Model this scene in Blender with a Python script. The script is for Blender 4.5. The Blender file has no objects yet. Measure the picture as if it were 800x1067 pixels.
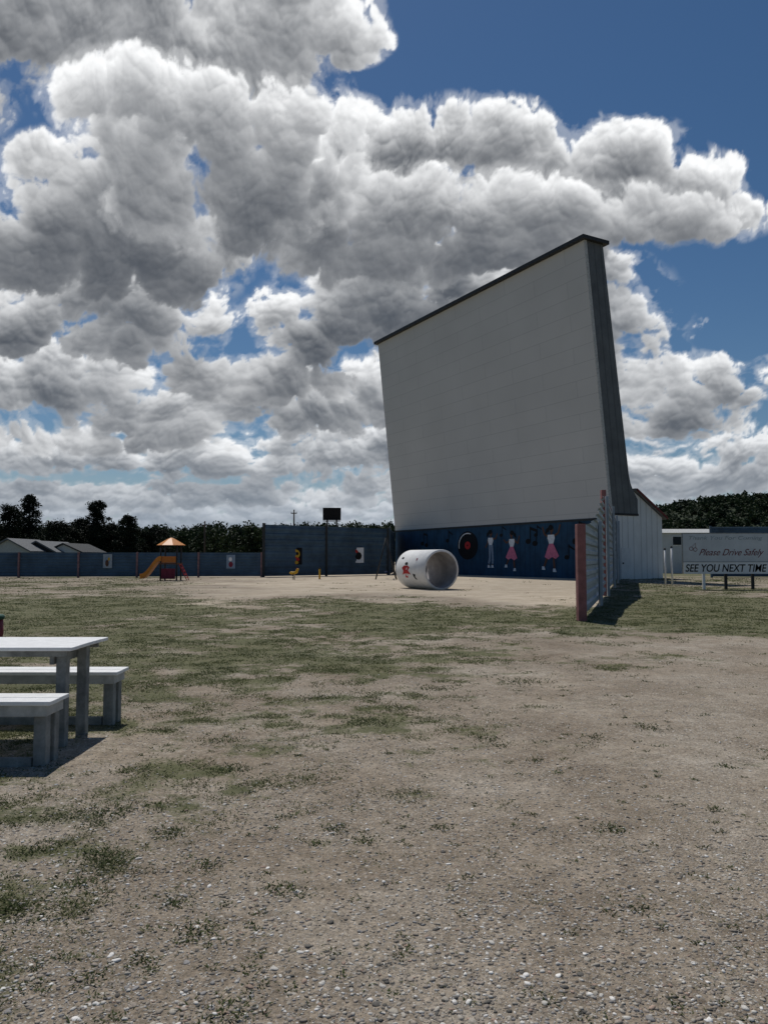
import bpy, math, random
import numpy as np
from mathutils import Vector
random.seed(7); rng=np.random.default_rng(11)
scn=bpy.context.scene; COL=scn.collection
F=800.0; HOR=582.0; CZ=1.5
PIT=math.atan((HOR-533.5)/F); cp,sp=math.cos(PIT),math.sin(PIT)
def gx(px,d,z=0): return (px-400)/F*(d*cp+(z-CZ)*sp)

# ---------------------------------------------------------------- materials
def mat(name,color,rough=.8,var=.12,scale=3.0,bump=0,bscale=30,spec=.2,metal=0,coords='Object',dirt=None):
    m=bpy.data.materials.new(name); m.use_nodes=True
    nt=m.node_tree; N=nt.nodes; L=nt.links
    b=N['Principled BSDF']; b.inputs['Roughness'].default_value=rough
    b.inputs['Specular IOR Level'].default_value=spec; b.inputs['Metallic'].default_value=metal
    tc=N.new('ShaderNodeTexCoord')
    n=N.new('ShaderNodeTexNoise'); n.inputs['Scale'].default_value=scale; n.inputs['Detail'].default_value=6
    n.inputs['Roughness'].default_value=.65
    L.new(tc.outputs[coords],n.inputs['Vector'])
    r=N.new('ShaderNodeValToRGB'); c=color
    d=dirt if dirt else tuple(x*(1-2.2*var) for x in c)
    r.color_ramp.elements[0].position=.3; r.color_ramp.elements[0].color=(*d,1)
    r.color_ramp.elements[1].position=.65; r.color_ramp.elements[1].color=(*[min(1,x*(1+var)) for x in c],1)
    L.new(n.outputs['Fac'],r.inputs['Fac']); L.new(r.outputs['Color'],b.inputs['Base Color'])
    if bump:
        n2=N.new('ShaderNodeTexNoise'); n2.inputs['Scale'].default_value=bscale; n2.inputs['Detail'].default_value=5
        L.new(tc.outputs[coords],n2.inputs['Vector'])
        bp=N.new('ShaderNodeBump'); bp.inputs['Strength'].default_value=bump; bp.inputs['Distance'].default_value=.01
        L.new(n2.outputs['Fac'],bp.inputs['Height']); L.new(bp.outputs['Normal'],b.inputs['Normal'])
    return m
M={}
M['white']=mat('white_paint_worn',(.84,.84,.83),.55,.05,14,.4,60)
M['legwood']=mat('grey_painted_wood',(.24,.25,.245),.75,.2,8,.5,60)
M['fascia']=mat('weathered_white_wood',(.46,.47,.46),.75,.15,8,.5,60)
M['fence']=mat('slate_blue_metal',(.055,.102,.155),.55,.2,.8,.1,6,.35)
M['fence_near']=mat('pale_blue_grey_metal',(.34,.385,.43),.5,.10,1.5,.1,8,.4)
M['redpost']=mat('dusty_pink_post',(.30,.13,.125),.7,.15,4,.2,30)
M['pinkpost']=mat('faded_red_post',(.26,.15,.15),.7,.2,4)
M['black']=mat('black_paint',(.008,.008,.009),.7,.1,4)
M['darkmetal']=mat('dark_metal',(.03,.032,.035),.5,.1,4)
M['cap']=mat('roof_cap_dark',(.035,.038,.04),.6,.1,2)
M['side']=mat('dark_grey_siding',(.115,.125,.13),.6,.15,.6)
M['barn']=mat('white_siding',(.62,.63,.63),.6,.06,.8)
M['barnred']=mat('red_trim',(.15,.04,.035),.6,.1,3)
M['roofgrey']=mat('grey_shingle',(.16,.165,.17),.8,.15,4)
M['redp']=mat('red_paint',(.50,.03,.03),.6,.1,5)
M['redfade']=mat('muted_red_script',(.22,.03,.05),.6,.15,5)
M['script']=mat('dark_red_script',(.16,.03,.04),.6,.15,5)
M['pink']=mat('pink_paint',(.72,.20,.30),.7,.1,5)
M['whitep']=mat('mural_white',(.80,.80,.80),.7,.08,5)
M['brown']=mat('brown_paint',(.12,.06,.04),.7,.1,5)
M['yellow']=mat('yellow_plastic',(.62,.36,.03),.5,.08,5)
M['orange']=mat('orange_plastic',(.55,.16,.02),.45,.08,5,0,30,.4)
M['slideor']=mat('yellow_orange_plastic',(.62,.22,.025),.45,.08,5,0,30,.4)
M['navy']=mat('blue_plastic',(.03,.05,.16),.45,.08,5,0,30,.4)
M['green']=mat('dark_green_paint',(.02,.07,.05),.5,.1,5)
M['pipe']=mat('white_painted_concrete',(.76,.755,.74),.8,.06,3,.3,30)
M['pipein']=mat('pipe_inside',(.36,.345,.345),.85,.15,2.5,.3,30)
M['sign']=mat('white_signboard',(.60,.62,.63),.6,.06,1.2)
M['signlow']=mat('white_letter_strip',(.78,.79,.79),.6,.04,2)
M['faded']=mat('faded_lettering',(.34,.39,.40),.7,.2,6)
M['pole']=mat('weathered_pole',(.07,.055,.045),.85,.2,5)
M['bark']=mat('bark',(.03,.025,.02),.9,.2,3)
M['glass']=mat('dark_glass',(.02,.025,.03),.2,.05,3)
M['denim']=mat('denim_blue_paint',(.24,.31,.40),.7,.1,5)

def leafmat(name,c1,c2,sc=.35,tl=.25):
    m=bpy.data.materials.new(name); m.use_nodes=True; nt=m.node_tree; N=nt.nodes; L=nt.links
    b=N['Principled BSDF']; b.inputs['Roughness'].default_value=.7; b.inputs['Specular IOR Level'].default_value=.15
    g=N.new('ShaderNodeNewGeometry'); n=N.new('ShaderNodeTexNoise'); n.inputs['Scale'].default_value=sc; n.inputs['Detail'].default_value=5
    L.new(g.outputs['Position'],n.inputs['Vector'])
    r=N.new('ShaderNodeValToRGB'); r.color_ramp.elements[0].position=.35; r.color_ramp.elements[0].color=(*c1,1)
    r.color_ramp.elements[1].position=.65; r.color_ramp.elements[1].color=(*c2,1)
    L.new(n.outputs['Fac'],r.inputs['Fac']); L.new(r.outputs['Color'],b.inputs['Base Color'])
    t=N.new('ShaderNodeBsdfTranslucent'); L.new(r.outputs['Color'],t.inputs['Color'])
    mx=N.new('ShaderNodeMixShader'); mx.inputs[0].default_value=tl
    L.new(b.outputs[0],mx.inputs[1]); L.new(t.outputs[0],mx.inputs[2]); L.new(mx.outputs[0],N['Material Output'].inputs['Surface'])
    return m
M['leafdark']=leafmat('conifer_needles',(.006,.010,.006),(.014,.022,.011),.35,.1)
M['leafmid']=leafmat('broadleaf_foliage',(.013,.025,.012),(.034,.052,.021),.12,.15)
M['grass']=leafmat('grass_blades',(.055,.072,.025),(.130,.142,.058),1.2,.3)
M['weed']=leafmat('weed_leaves',(.038,.056,.018),(.095,.118,.040),9)

# ---------------------------------------------------------------- mesh helpers
OFF={}
class MB:
    def __init__(s): s.v=[]; s.f=[]; s.mi=[]; s.cur=0
    def add(s,vs,fs):
        o=len(s.v); s.v+= [tuple(v) for v in vs]; s.f+=[tuple(i+o for i in f) for f in fs]; s.mi+=[s.cur]*len(fs); return s
    def hexa(s,b,t):
        return s.add(list(b)+list(t),[(3,2,1,0),(4,5,6,7),(0,1,5,4),(1,2,6,5),(2,3,7,6),(3,0,4,7)])
    def box(s,x0,x1,y0,y1,z0,z1):
        return s.hexa([(x0,y0,z0),(x1,y0,z0),(x1,y1,z0),(x0,y1,z0)],[(x0,y0,z1),(x1,y0,z1),(x1,y1,z1),(x0,y1,z1)])
    def bar(s,p0,p1,w,h=None,up=(0,0,1)):
        h=h or w; p0=Vector(p0); p1=Vector(p1); d=(p1-p0).normalized(); up=Vector(up)
        if abs(d.dot(up))>.95: up=Vector((1,0,0))
        a=d.cross(up).normalized()*w/2; b=a.cross(d).normalized()*h/2
        q=lambda p:[p-a-b,p+a-b,p+a+b,p-a+b]
        return s.hexa(q(p0),q(p1))
    def tube(s,pts,r,n=10,cap=True):
        pts=[Vector(p) for p in pts]; rs=r if isinstance(r,(list,tuple)) else [r]*len(pts)
        vs=[]; fs=[]
        for i,p in enumerate(pts):
            d=(pts[min(i+1,len(pts)-1)]-pts[max(i-1,0)]).normalized()
            up=Vector((0,0,1)) if abs(d.z)<.9 else Vector((1,0,0))
            a=d.cross(up).normalized(); b=a.cross(d)
            for k in range(n):
                t=2*math.pi*k/n; vs.append(p+(a*math.cos(t)+b*math.sin(t))*rs[i])
        for i in range(len(pts)-1):
            for k in range(n):
                k2=(k+1)%n; fs.append((i*n+k,i*n+k2,(i+1)*n+k2,(i+1)*n+k))
        if cap: fs.append(tuple(range(n-1,-1,-1))); fs.append(tuple((len(pts)-1)*n+k for k in range(n)))
        return s.add(vs,fs)
    def prism(s,poly,off):
        n=len(poly); o=Vector(off); a=[Vector(p) for p in poly]; b=[p+o for p in a]
        return s.add(a+b,[tuple(range(n-1,-1,-1)),tuple(range(n,2*n))]+[(i,(i+1)%n,(i+1)%n+n,i+n) for i in range(n)])
    def build(s,name,ms,parent=None,loc=None,bevel=0,smooth=False,label=None):
        off=OFF[parent.name] if parent else Vector(loc or (0,0,0))
        me=bpy.data.meshes.new(name); me.from_pydata([tuple(Vector(v)-off) for v in s.v],[],s.f)
        ms=ms if isinstance(ms,(list,tuple)) else [ms]
        for m in ms: me.materials.append(m)
        if len(ms)>1:
            for p,i in zip(me.polygons,s.mi): p.material_index=i
        if smooth:
            for p in me.polygons: p.use_smooth=len(p.vertices)==4
        o=bpy.data.objects.new(name,me); COL.objects.link(o)
        if parent: o.parent=parent; OFF[o.name]=off
        else: o.location=off; OFF[o.name]=off
        if bevel:
            bv=o.modifiers.new('bevel','BEVEL'); bv.width=bevel; bv.segments=2; bv.limit_method='ANGLE'
        if label: o['label']=label
        return o
def tag(o,label=None,cat=None,group=None,kind=None):
    if label:o['label']=label
    if cat:o['category']=cat
    if group:o['group']=group
    if kind:o['kind']=kind
    return o
def thing(name,loc,label,cat,group=None):
    o=bpy.data.objects.new(name,None); o.empty_display_size=.2; COL.objects.link(o); o.location=loc; OFF[o.name]=Vector(loc)
    return tag(o,label,cat,group)
def npmesh(name,V,Fc,m,col=None,attrs=None,smooth=False):
    V=np.asarray(V,dtype=np.float32); Fc=np.asarray(Fc,dtype=np.int32); k=Fc.shape[1]
    me=bpy.data.meshes.new(name); me.vertices.add(len(V)); me.vertices.foreach_set('co',V.ravel())
    me.loops.add(Fc.size); me.loops.foreach_set('vertex_index',Fc.ravel())
    me.polygons.add(len(Fc)); me.polygons.foreach_set('loop_start',np.arange(0,Fc.size,k,dtype=np.int32))
    me.update(calc_edges=True)
    if smooth: me.polygons.foreach_set('use_smooth',np.ones(len(Fc),dtype=bool))
    if col is not None:
        a=me.color_attributes.new('col','FLOAT_COLOR','POINT'); a.data.foreach_set('color',np.asarray(col,dtype=np.float32).ravel())
    for nme,arr in (attrs or {}).items():
        a=me.attributes.new(nme,'FLOAT','POINT'); a.data.foreach_set('value',np.asarray(arr,dtype=np.float32).ravel())
    me.materials.append(m); o=bpy.data.objects.new(name,me); COL.objects.link(o); OFF[o.name]=Vector((0,0,0)); return o

# ---------------------------------------------------------------- numpy noise
def h2(i,j,s):
    v=np.sin(i*127.1+j*311.7+s*74.7)*43758.5453; return v-np.floor(v)
def vn(x,y,s=0):
    xi=np.floor(x); yi=np.floor(y); fx=x-xi; fy=y-yi; fx=fx*fx*(3-2*fx); fy=fy*fy*(3-2*fy)
    return (h2(xi,yi,s)*(1-fx)+h2(xi+1,yi,s)*fx)*(1-fy)+(h2(xi,yi+1,s)*(1-fx)+h2(xi+1,yi+1,s)*fx)*fy
def fbm(x,y,s=0,o=5,g=.5):
    t=0;a=1;n=0
    for k in range(o): 
        t=t+a*vn(x,y,s+k*3.1); n+=a; a*=g; x,y=x*1.63-y*1.2+7.1,x*1.2+y*1.63+3.7
    return t/n
def worley(x,y,s=0):
    xi=np.floor(x); yi=np.floor(y); m=np.full(x.shape,9.)
    for dx in(-1,0,1):
        for dy in(-1,0,1):
            cx=xi+dx; cy=yi+dy
            d=(cx+.1+.8*h2(cx,cy,s)-x)**2+(cy+.1+.8*h2(cx,cy,s+5.3)-y)**2
            m=np.minimum(m,d)
    return m
def sst(a,b,x): t=np.clip((x-a)/(b-a),0,1); return t*t*(3-2*t)

# ---------------------------------------------------------------- sky with clouds (dome band)
def build_sky():
    R=3000.
    st=.088
    az=np.radians(np.arange(-42,42.01,st)); el=np.radians(np.arange(-1.2,47.01,st))
    A,E=np.meshgrid(az,el)
    X=np.sin(A)*np.cos(E); Y=np.cos(A)*np.cos(E); Z=np.sin(E)
    fw=Y*cp+Z*sp; up=-Y*sp+Z*cp
    px=400+F*X/fw; py=533.5-F*up/fw
    eld=np.degrees(E); U0=np.degrees(A)*.14; V0=eld*.14
    w1=fbm(U0*1.0,V0*1.0,1,2)-.5; w2=fbm(U0*1.0+9,V0*1.0+4,2,2)-.5
    w3=fbm(U0*7,V0*7,5,3)-.5; w4=fbm(U0*7+5,V0*7,6,3)-.5
    def shift(a,dy,dx=0): return np.roll(a,(-dy,dx),axis=(0,1))
    def norm(a): return ((a-a.mean())/a.std()).astype(np.float32)
    def layer(blobs,seed,sc,vs=1.0,amp=.34,famp=.15,bright=1.0,dark=(.068,.080,.100),wh=(.90,.91,.92),haze=0,soft=.30,kT=1.0,off=0.0,K=5.,steps=26,halo=.26,amb=.115):
        acc=np.zeros_like(U0)
        for cx,cy,rx,ry,a in blobs:
            dy=py-cy; ry2=np.where(dy>0,ry*.85,ry)
            r2=((px-cx)/rx)**2+(dy/ry2)**2
            acc+=np.exp(K*np.clip(a*(1.0-.8*r2),-2.2,2))
        f=np.clip(np.log(acc+1e-5)/K,-2.0,1.1).astype(np.float32)
        u=(U0+w1*.5+w3*.10)*sc+seed*3.7; v=(V0+w2*.35+w4*.10)*sc*vs+seed*1.9
        B=0;Bs=0;a=1
        uu,vv=u,v
        for k in range(6):
            w=1-np.clip(worley(uu,vv,seed+k*1.7),0,1)
            B=B+a*w
            if k<4: Bs=Bs+a*w
            if k==2: Bl=B+0
            a*=.57; uu,vv=uu*1.9+3.3,vv*1.9+1.1
        B=norm(B); Bs=norm(Bs); Bl=norm(Bl)
        Fn=norm(fbm(u*2.6,v*2.6,seed+8,6,.6)); Fl=norm(fbm(u*.8,v*.8,seed+19,3,.5))
        D=f+amp*B+famp*Fn+off
        Dl=np.clip(f+amp*Bl+off,0,1.4)
        Dp=np.clip(D,0,1.4)
        T=np.zeros_like(D); dn=max(1,int(round(2/ (sc**.5))))
        for i in range(1,steps+1):
            src=Dp if i<=4 else Dl
            k=i*dn; T+=(shift(src,k,int(k*.25))+shift(src,k,int(k*.9)+1)+shift(src,int(k*.9),-int(k*.45)-1))*(.015*dn)
        n1=np.zeros_like(D)
        for i in (2,4,7): n1+=(Bs-shift(Bs,i,-int(i*.4)))/i
        n2=(B-shift(B,2,-1))
        rel=np.tanh(n1*.9)*.46+np.tanh(n2*1.2)*.20
        br=.80*np.exp(-kT*T)+.32*np.exp(-2.8*Dp)+amb+.10*Fl*np.exp(-.4*T)
        inner=.24+.76*np.exp(-.6*kT*T)
        br=br+rel*.44*inner+.03*Fn*inner
        br=np.clip(br*bright,0,1.08)
        Cc=np.array(dark)+(np.array(wh)-np.array(dark))*(br**1.32)[...,None]
        Cc=Cc*(1-haze)+np.array([.28,.34,.42])*haze
        al=sst(-.10,soft,D)
        al=np.maximum(al,halo*sst(-.55,.05,D+.12*Fn)*sst(-.80,-.30,f))
        al=al*sst(-1.1,-.6,f)
        return Cc,al
    L=[]
    L.append(layer([(200,545,600,26,.9),(700,545,300,26,.8),(-300,540,400,30,.9),(1150,540,300,30,.9),(560,500,140,50,.6)],1,2.6,2.2,.30,haze=.45,soft=.5,bright=.95))
    L.append(layer([(60,470,120,22,.9),(230,478,110,22,.9),(370,470,80,24,.9),(480,460,90,30,.8),(700,500,120,20,.9),(800,480,80,24,.8),(330,515,160,16,.8),(100,518,190,16,.9),(-200,480,200,26,.9),(1000,490,160,30,.9)],2,2.3,1.7,.34,haze=.20,soft=.4,off=.12,kT=1.4))
    L.append(layer([(50,400,95,34,1),(190,437,70,30,1),(310,420,70,34,1),(400,420,60,40,1),(120,455,120,20,.7),(510,410,110,60,.8),(560,330,100,60,.6),(700,398,62,26,1.05),(760,418,60,18,.8),(690,440,80,16,.8),(830,392,38,20,.8),(-120,410,130,50,1),(980,410,110,40,1),(655,325,30,26,1.0),(646,282,18,14,.8),(1080,330,90,50,.9)],3,1.9,1.25,.33,haze=.08,kT=1.4,off=.10,soft=.35))
    L.append(layer([(330,345,66,36,.95),(290,395,70,26,.9),(430,310,110,56,1.0),(150,345,90,26,.9),(50,345,90,28,.9),(205,395,60,22,.6),(-130,330,110,45,.9),(110,300,90,30,.8)],5,1.7,1.15,.32,haze=.03,kT=1.25,off=.10))
    L.append(layer([(430,165,70,50,1.0),(505,150,66,42,1.0),(565,185,70,44,1.0),(645,170,66,42,1.0),(705,200,66,38,1.0),(765,222,42,22,.95),(800,218,16,14,.7),(350,170,66,56,1.0),(900,250,60,34,.9),(985,130,120,55,1)],6,1.75,1,.30,bright=1.05,kT=1.05,off=.12))
    L.append(layer([(90,220,110,62,1),(65,170,56,28,.9),(20,255,80,50,1),(160,275,76,48,1),(-110,230,110,80,1),(150,140,66,56,.9),(210,240,50,40,.9)],7,1.6,1,.30,kT=1.05,off=.13,bright=1.0,steps=34))
    L.append(layer([(470,226,140,44,1.0),(600,226,110,34,1.0),(400,250,90,50,1.0),(320,225,80,56,1),(705,232,70,24,.9),(520,262,100,28,.8)],8,1.45,1,.29,bright=.92,kT=1.0,soft=.42,off=.13,steps=34))
    L.append(layer([(45,20,100,62,1),(150,40,90,70,1),(240,60,80,70,1),(335,15,50,46,1.0),(365,42,34,26,.9),(290,10,70,60,1),(100,-120,240,70,1),(-140,90,120,80,1),(650,-220,150,60,.8),(1150,-30,150,80,.9)],9,1.65,1,.31,kT=.75,off=.08,bright=1.04,steps=32))
    L.append(layer([(215,145,96,60,1.0),(275,185,86,58,1),(190,205,70,50,.95),(150,100,84,42,.9),(255,245,50,26,.7),(330,120,40,30,.6)],10,1.5,1,.30,bright=.98,kT=.88,soft=.40,off=.09,steps=34))
    C=np.zeros(U0.shape+(3,)); Aa=np.zeros_like(U0)
    for c,a in L:
        C=C*(1-a[...,None])+c*a[...,None]; Aa=1-(1-Aa)*(1-a)
    hz=np.array([.31,.38,.47]); hw=.55*(1-sst(0,8,eld))
    C=C*(1-hw[...,None])+hz*hw[...,None]*1; Aa=1-(1-Aa)*(1-hw)
    Cn=C/np.maximum(Aa,1e-3)[...,None]
    edge=sst(0,4,42-np.abs(np.degrees(A)))*sst(0,3,47-eld)
    Aa=Aa*edge
    col=np.concatenate([Cn,Aa[...,None]],axis=2).reshape(-1,4)
    n,m=A.shape
    idx=np.arange(n*m).reshape(n,m)
    Fc=np.stack([idx[:-1,:-1],idx[1:,:-1],idx[1:,1:],idx[:-1,1:]],axis=-1).reshape(-1,4)
    V=np.stack([X*R,Y*R,Z*R+CZ],axis=-1).reshape(-1,3)
    mt=bpy.data.materials.new('cloud_sky'); mt.use_nodes=True; nt=mt.node_tree; N=nt.nodes; Lk=nt.links
    N.remove(N['Principled BSDF'])
    a=N.new('ShaderNodeAttribute'); a.attribute_name='col'
    g=N.new('ShaderNodeTexCoord'); nz=N.new('ShaderNodeTexNoise'); nz.inputs['Scale'].default_value=.03; nz.inputs['Detail'].default_value=5; nz.inputs['Roughness'].default_value=.6
    Lk.new(g.outputs['Object'],nz.inputs['Vector'])
    mr=N.new('ShaderNodeMapRange'); mr.inputs[1].default_value=.3; mr.inputs[2].default_value=.7; mr.inputs[3].default_value=.94; mr.inputs[4].default_value=1.06
    Lk.new(nz.outputs['Fac'],mr.inputs[0])
    em=N.new('ShaderNodeEmission'); Lk.new(a.outputs['Color'],em.inputs['Color']); Lk.new(mr.outputs[0],em.inputs['Strength'])
    tr=N.new('ShaderNodeBsdfTransparent'); mx=N.new('ShaderNodeMixShader')
    Lk.new(a.outputs['Alpha'],mx.inputs[0]); Lk.new(tr.outputs[0],mx.inputs[1]); Lk.new(em.outputs[0],mx.inputs[2])
    Lk.new(mx.outputs[0],N['Material Output'].inputs['Surface'])
    mt.cycles.emission_sampling='NONE'
    o=npmesh('sky',V,Fc,mt,col=col,smooth=True); tag(o,kind='structure')
build_sky()

# ---------------------------------------------------------------- ground
def gmask(x,y):
    n=fbm(x*.35+3,y*.35+8,21,5); n2=fbm(x*1.3,y*1.3,33,4,.6); n3=fbm(x*.09+5,y*.13,44,3); n4=fbm(x*4.2,y*4.2,55,3,.6); n5=fbm(x*.14+2,y*.10+6,66,4,.6)
    d=np.maximum(y,1.5)*(1+.30*(n5-.5)); s=x/np.maximum(y,1.5)
    g=.11+0*x
    g=g+.86*sst(4.8,8.8,d)*(1-sst(24,32,d))*(1-.88*sst(-.10,.24,s)*(1-sst(12,17,d)))
    g=g+.72*sst(12,16,d)*sst(.2,.27,s)
    g=g+.66*sst(18,26,d)*(1-sst(-.30,-.16,s))
    g=g+.40*(1-sst(-.30,-.06,s))*(1-sst(6,8,d))
    g=g+.5*sst(62,75,d)
    sand=sst(21,29,d+20*(n5-.5)+6*(n-.5))*(1-sst(.27,.3,s))*sst(-.30,-.12,s+.30*(n-.5))
    g=g*(1-.90*sand)
    gg=sst(.36,.78,g*.60+.92*(n-.5)+.68*(n2-.5)+.60*(n4-.5)+.12)
    return np.clip(gg,0,1),np.clip(sand*(.45+1.0*n3),0,1)
def hgt(x,y):
    return (.05*(fbm(x*.5,y*.5,61,3)-.5)+.015*(fbm(x*3,y*3,62,2)-.5))*(1-sst(30,45,np.hypot(x,y)))
def build_ground():
    t=np.linspace(-1,1,561); xs=np.sinh(t*6.2)/np.sinh(6.2)*260; 
    xs=np.concatenate([[-6000,-1500,-500],xs,[500,1500,6000]])
    yy=np.concatenate([[-3000,-200,-30,-5,-1,0,.8,1.4],np.geomspace(1.8,150,640),[200,300,500,900,1800,6000]])
    X,Y=np.meshgrid(xs,yy); g,s=gmask(X,Y); Zz=hgt(X,Y)
    n,m=X.shape; idx=np.arange(n*m).reshape(n,m)
    Fc=np.stack([idx[:-1,:-1],idx[:-1,1:],idx[1:,1:],idx[1:,:-1]],axis=-1).reshape(-1,4)
    mt=bpy.data.materials.new('gravel_and_grass'); mt.use_nodes=True; nt=mt.node_tree; N=nt.nodes; L=nt.links
    b=N['Principled BSDF']; b.inputs['Roughness'].default_value=.95; b.inputs['Specular IOR Level'].default_value=.1
    pos=N.new('ShaderNodeNewGeometry').outputs['Position']
    def noise(sc,det=5,r=.6):
        q=N.new('ShaderNodeTexNoise'); q.inputs['Scale'].default_value=sc; q.inputs['Detail'].default_value=det; q.inputs['Roughness'].default_value=r
        L.new(pos,q.inputs['Vector']); return q.outputs['Fac']
    def ramp(src,stops):
        q=N.new('ShaderNodeValToRGB'); e=q.color_ramp.elements
        for i,(p,c) in enumerate(stops):
            if i<2: e[i].position=p; e[i].color=(*c,1)
            else: k=e.new(p); k.color=(*c,1)
        L.new(src,q.inputs['Fac']); return q.outputs['Color']
    def mixc(f,a,bb,mode='MIX'):
        q=N.new('ShaderNodeMix'); q.data_type='RGBA'; q.blend_type=mode
        if isinstance(f,(int,float)): q.inputs[0].default_value=f
        else: L.new(f,q.inputs[0])
        L.new(a,q.inputs[6]); L.new(bb,q.inputs[7])
        return q.outputs[2]
    base=ramp(noise(.55,8,.7),[(.32,(.200,.156,.112)),(.68,(.44,.388,.322)),(.5,(.315,.263,.205))])
    fine=ramp(noise(45,6,.75),[(.3,(.44,.435,.43)),(.7,(1.45,1.44,1.42))])
    base=mixc(1.0,base,fine,'MULTIPLY')
    mid=ramp(noise(7,7,.75),[(.32,(.70,.69,.67)),(.66,(1.2,1.2,1.19))])
    base=mixc(1.0,base,mid,'MULTIPLY')
    def stones(scale,lo):
        vo=N.new('ShaderNodeTexVoronoi'); vo.inputs['Scale'].default_value=scale; L.new(pos,vo.inputs['Vector'])
        sep=N.new('ShaderNodeSeparateColor'); L.new(vo.outputs['Color'],sep.inputs[0])
        stone=ramp(sep.outputs[0],[(0,(.085,.075,.065)),(1,(.80,.77,.71)),(.3,(.22,.19,.16)),(.6,(.35,.32,.275)),(.85,(.50,.465,.41))])
        smask=ramp(vo.outputs['Distance'],[(.28,(1,1,1)),(.50,(0,0,0))])
        sel=ramp(sep.outputs[1],[(lo,(0,0,0)),(lo+.08,(1,1,1))])
        q2=mixc(1.0,smask,sel,'MULTIPLY'); return stone,q2
    area=ramp(noise(.8,6,.7),[(.36,(.22,.22,.22)),(.58,(1,1,1))])
    st,m1=stones(108,.30); m1=mixc(1.0,m1,area,'MULTIPLY'); bw1=N.new('ShaderNodeRGBToBW'); L.new(m1,bw1.inputs[0]); c=mixc(bw1.outputs[0],base,st)
    st2,m2=stones(48,.66); m2=mixc(1.0,m2,area,'MULTIPLY'); bw2=N.new('ShaderNodeRGBToBW'); L.new(m2,bw2.inputs[0]); c=mixc(bw2.outputs[0],c,st2)
    at_s=N.new('ShaderNodeAttribute'); at_s.attribute_name='sand'
    sandc=ramp(noise(.9,6,.65),[(.3,(.38,.315,.235)),(.7,(.58,.50,.395))])
    c=mixc(at_s.outputs['Fac'],c,sandc)
    at_g=N.new('ShaderNodeAttribute'); at_g.attribute_name='grass'
    def ma(op,a,bb,cc=None):
        q=N.new('ShaderNodeMath'); q.operation=op
        for i,v in enumerate((a,bb,cc)):
            if v is None: continue
            if isinstance(v,(int,float)): q.inputs[i].default_value=v
            else: L.new(v,q.inputs[i])
        return q.outputs[0]
    g1=ma('MULTIPLY_ADD',noise(9,8,.8),2.7,-1.42)
    g2=ma('MULTIPLY_ADD',noise(38,5,.7),1.7,-.85)
    g3=ma('MULTIPLY_ADD',noise(1.6,6,.7),1.6,-.8)
    ad=ma('ADD',ma('ADD',ma('ADD',g1,g2),g3),at_g.outputs['Fac'])
    mr=N.new('ShaderNodeMapRange'); mr.inputs[1].default_value=.20; mr.inputs[2].default_value=.85; mr.inputs[3].default_value=0; mr.inputs[4].default_value=.84; L.new(ad,mr.inputs[0])
    gc=ramp(noise(1.7,8,.7),[(.3,(.060,.072,.028)),(.7,(.140,.146,.068))])
    c=mixc(mr.outputs[0],c,gc)
    L.new(c,b.inputs['Base Color'])
    hb=ma('ADD',ma('MULTIPLY',bw1.outputs[0],.32),ma('ADD',ma('MULTIPLY',bw2.outputs[0],.45),noise(28,8,.75)))
    bp=N.new('ShaderNodeBump'); bp.inputs['Strength'].default_value=.8; bp.inputs['Distance'].default_value=.012
    L.new(hb,bp.inputs['Height']); L.new(bp.outputs['Normal'],b.inputs['Normal'])
    o=npmesh('ground',np.stack([X,Y,Zz],-1).reshape(-1,3),Fc,mt,attrs={'grass':g,'sand':s},smooth=True); tag(o,kind='structure')
build_ground()

def ico(sub):
    import bmesh
    bm=bmesh.new(); bmesh.ops.create_icosphere(bm,subdivisions=sub,radius=1)
    v=np.array([x.co[:] for x in bm.verts]); f=np.array([[q.index for q in x.verts] for x in bm.faces]); bm.free(); return v,f
def scatter_stones(n,d0,d1,sub,smin,smax,pw,ex=5):
    v,f=ico(sub); k=rng.random(n)
    d=(d0**(1-pw)+k*(d1**(1-pw)-d0**(1-pw)))**(1/(1-pw)); x=(rng.random(n)*2-1)*(d*.56+.4)
    dens=fbm(x*.9,d*.9,71,5,.6); keep=rng.random(n)<sst(.34,.62,dens)*.92+.10
    g,s=gmask(x,d); keep&=rng.random(n)>g*.6
    x=x[keep]; d=d[keep]; n=len(x)
    sz=smin+(smax-smin)*rng.random(n)**ex
    sc=np.stack([sz*rng.uniform(.8,1.4,n),sz*rng.uniform(.6,1.1,n),sz*rng.uniform(.35,.6,n)],-1)
    ph=rng.random((n,1,1))*6.28
    w=np.sin(v@rng.normal(size=(3,4))*2.4+ph)
    V=v[None]*(1+.13*w.sum(-1,keepdims=True))
    V=V*sc[:,None,:]; a=rng.random(n)*6.28; ca,sa=np.cos(a)[:,None],np.sin(a)[:,None]
    X=V[...,0]*ca-V[...,1]*sa+x[:,None]; Y=V[...,0]*sa+V[...,1]*ca+d[:,None]; Zv=V[...,2]+(hgt(x,d)+sc[:,2]*.05)[:,None]
    pal=np.array([[.40,.36,.30],[.54,.51,.46],[.29,.25,.205],[.13,.12,.105],[.34,.29,.24],[.76,.73,.68],[.30,.285,.27],[.36,.26,.20]])
    ci=rng.choice(8,n,p=[.22,.15,.18,.11,.14,.07,.09,.04]); c=pal[ci]*rng.uniform(.8,1.15,(n,1))
    col=np.concatenate([c,np.ones((n,1))],1); col=np.repeat(col,len(v),0)
    Fc=(f[None]+(np.arange(n)*len(v))[:,None,None]).reshape(-1,3)
    return np.stack([X,Y,Zv],-1).reshape(-1,3),Fc,col
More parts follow.
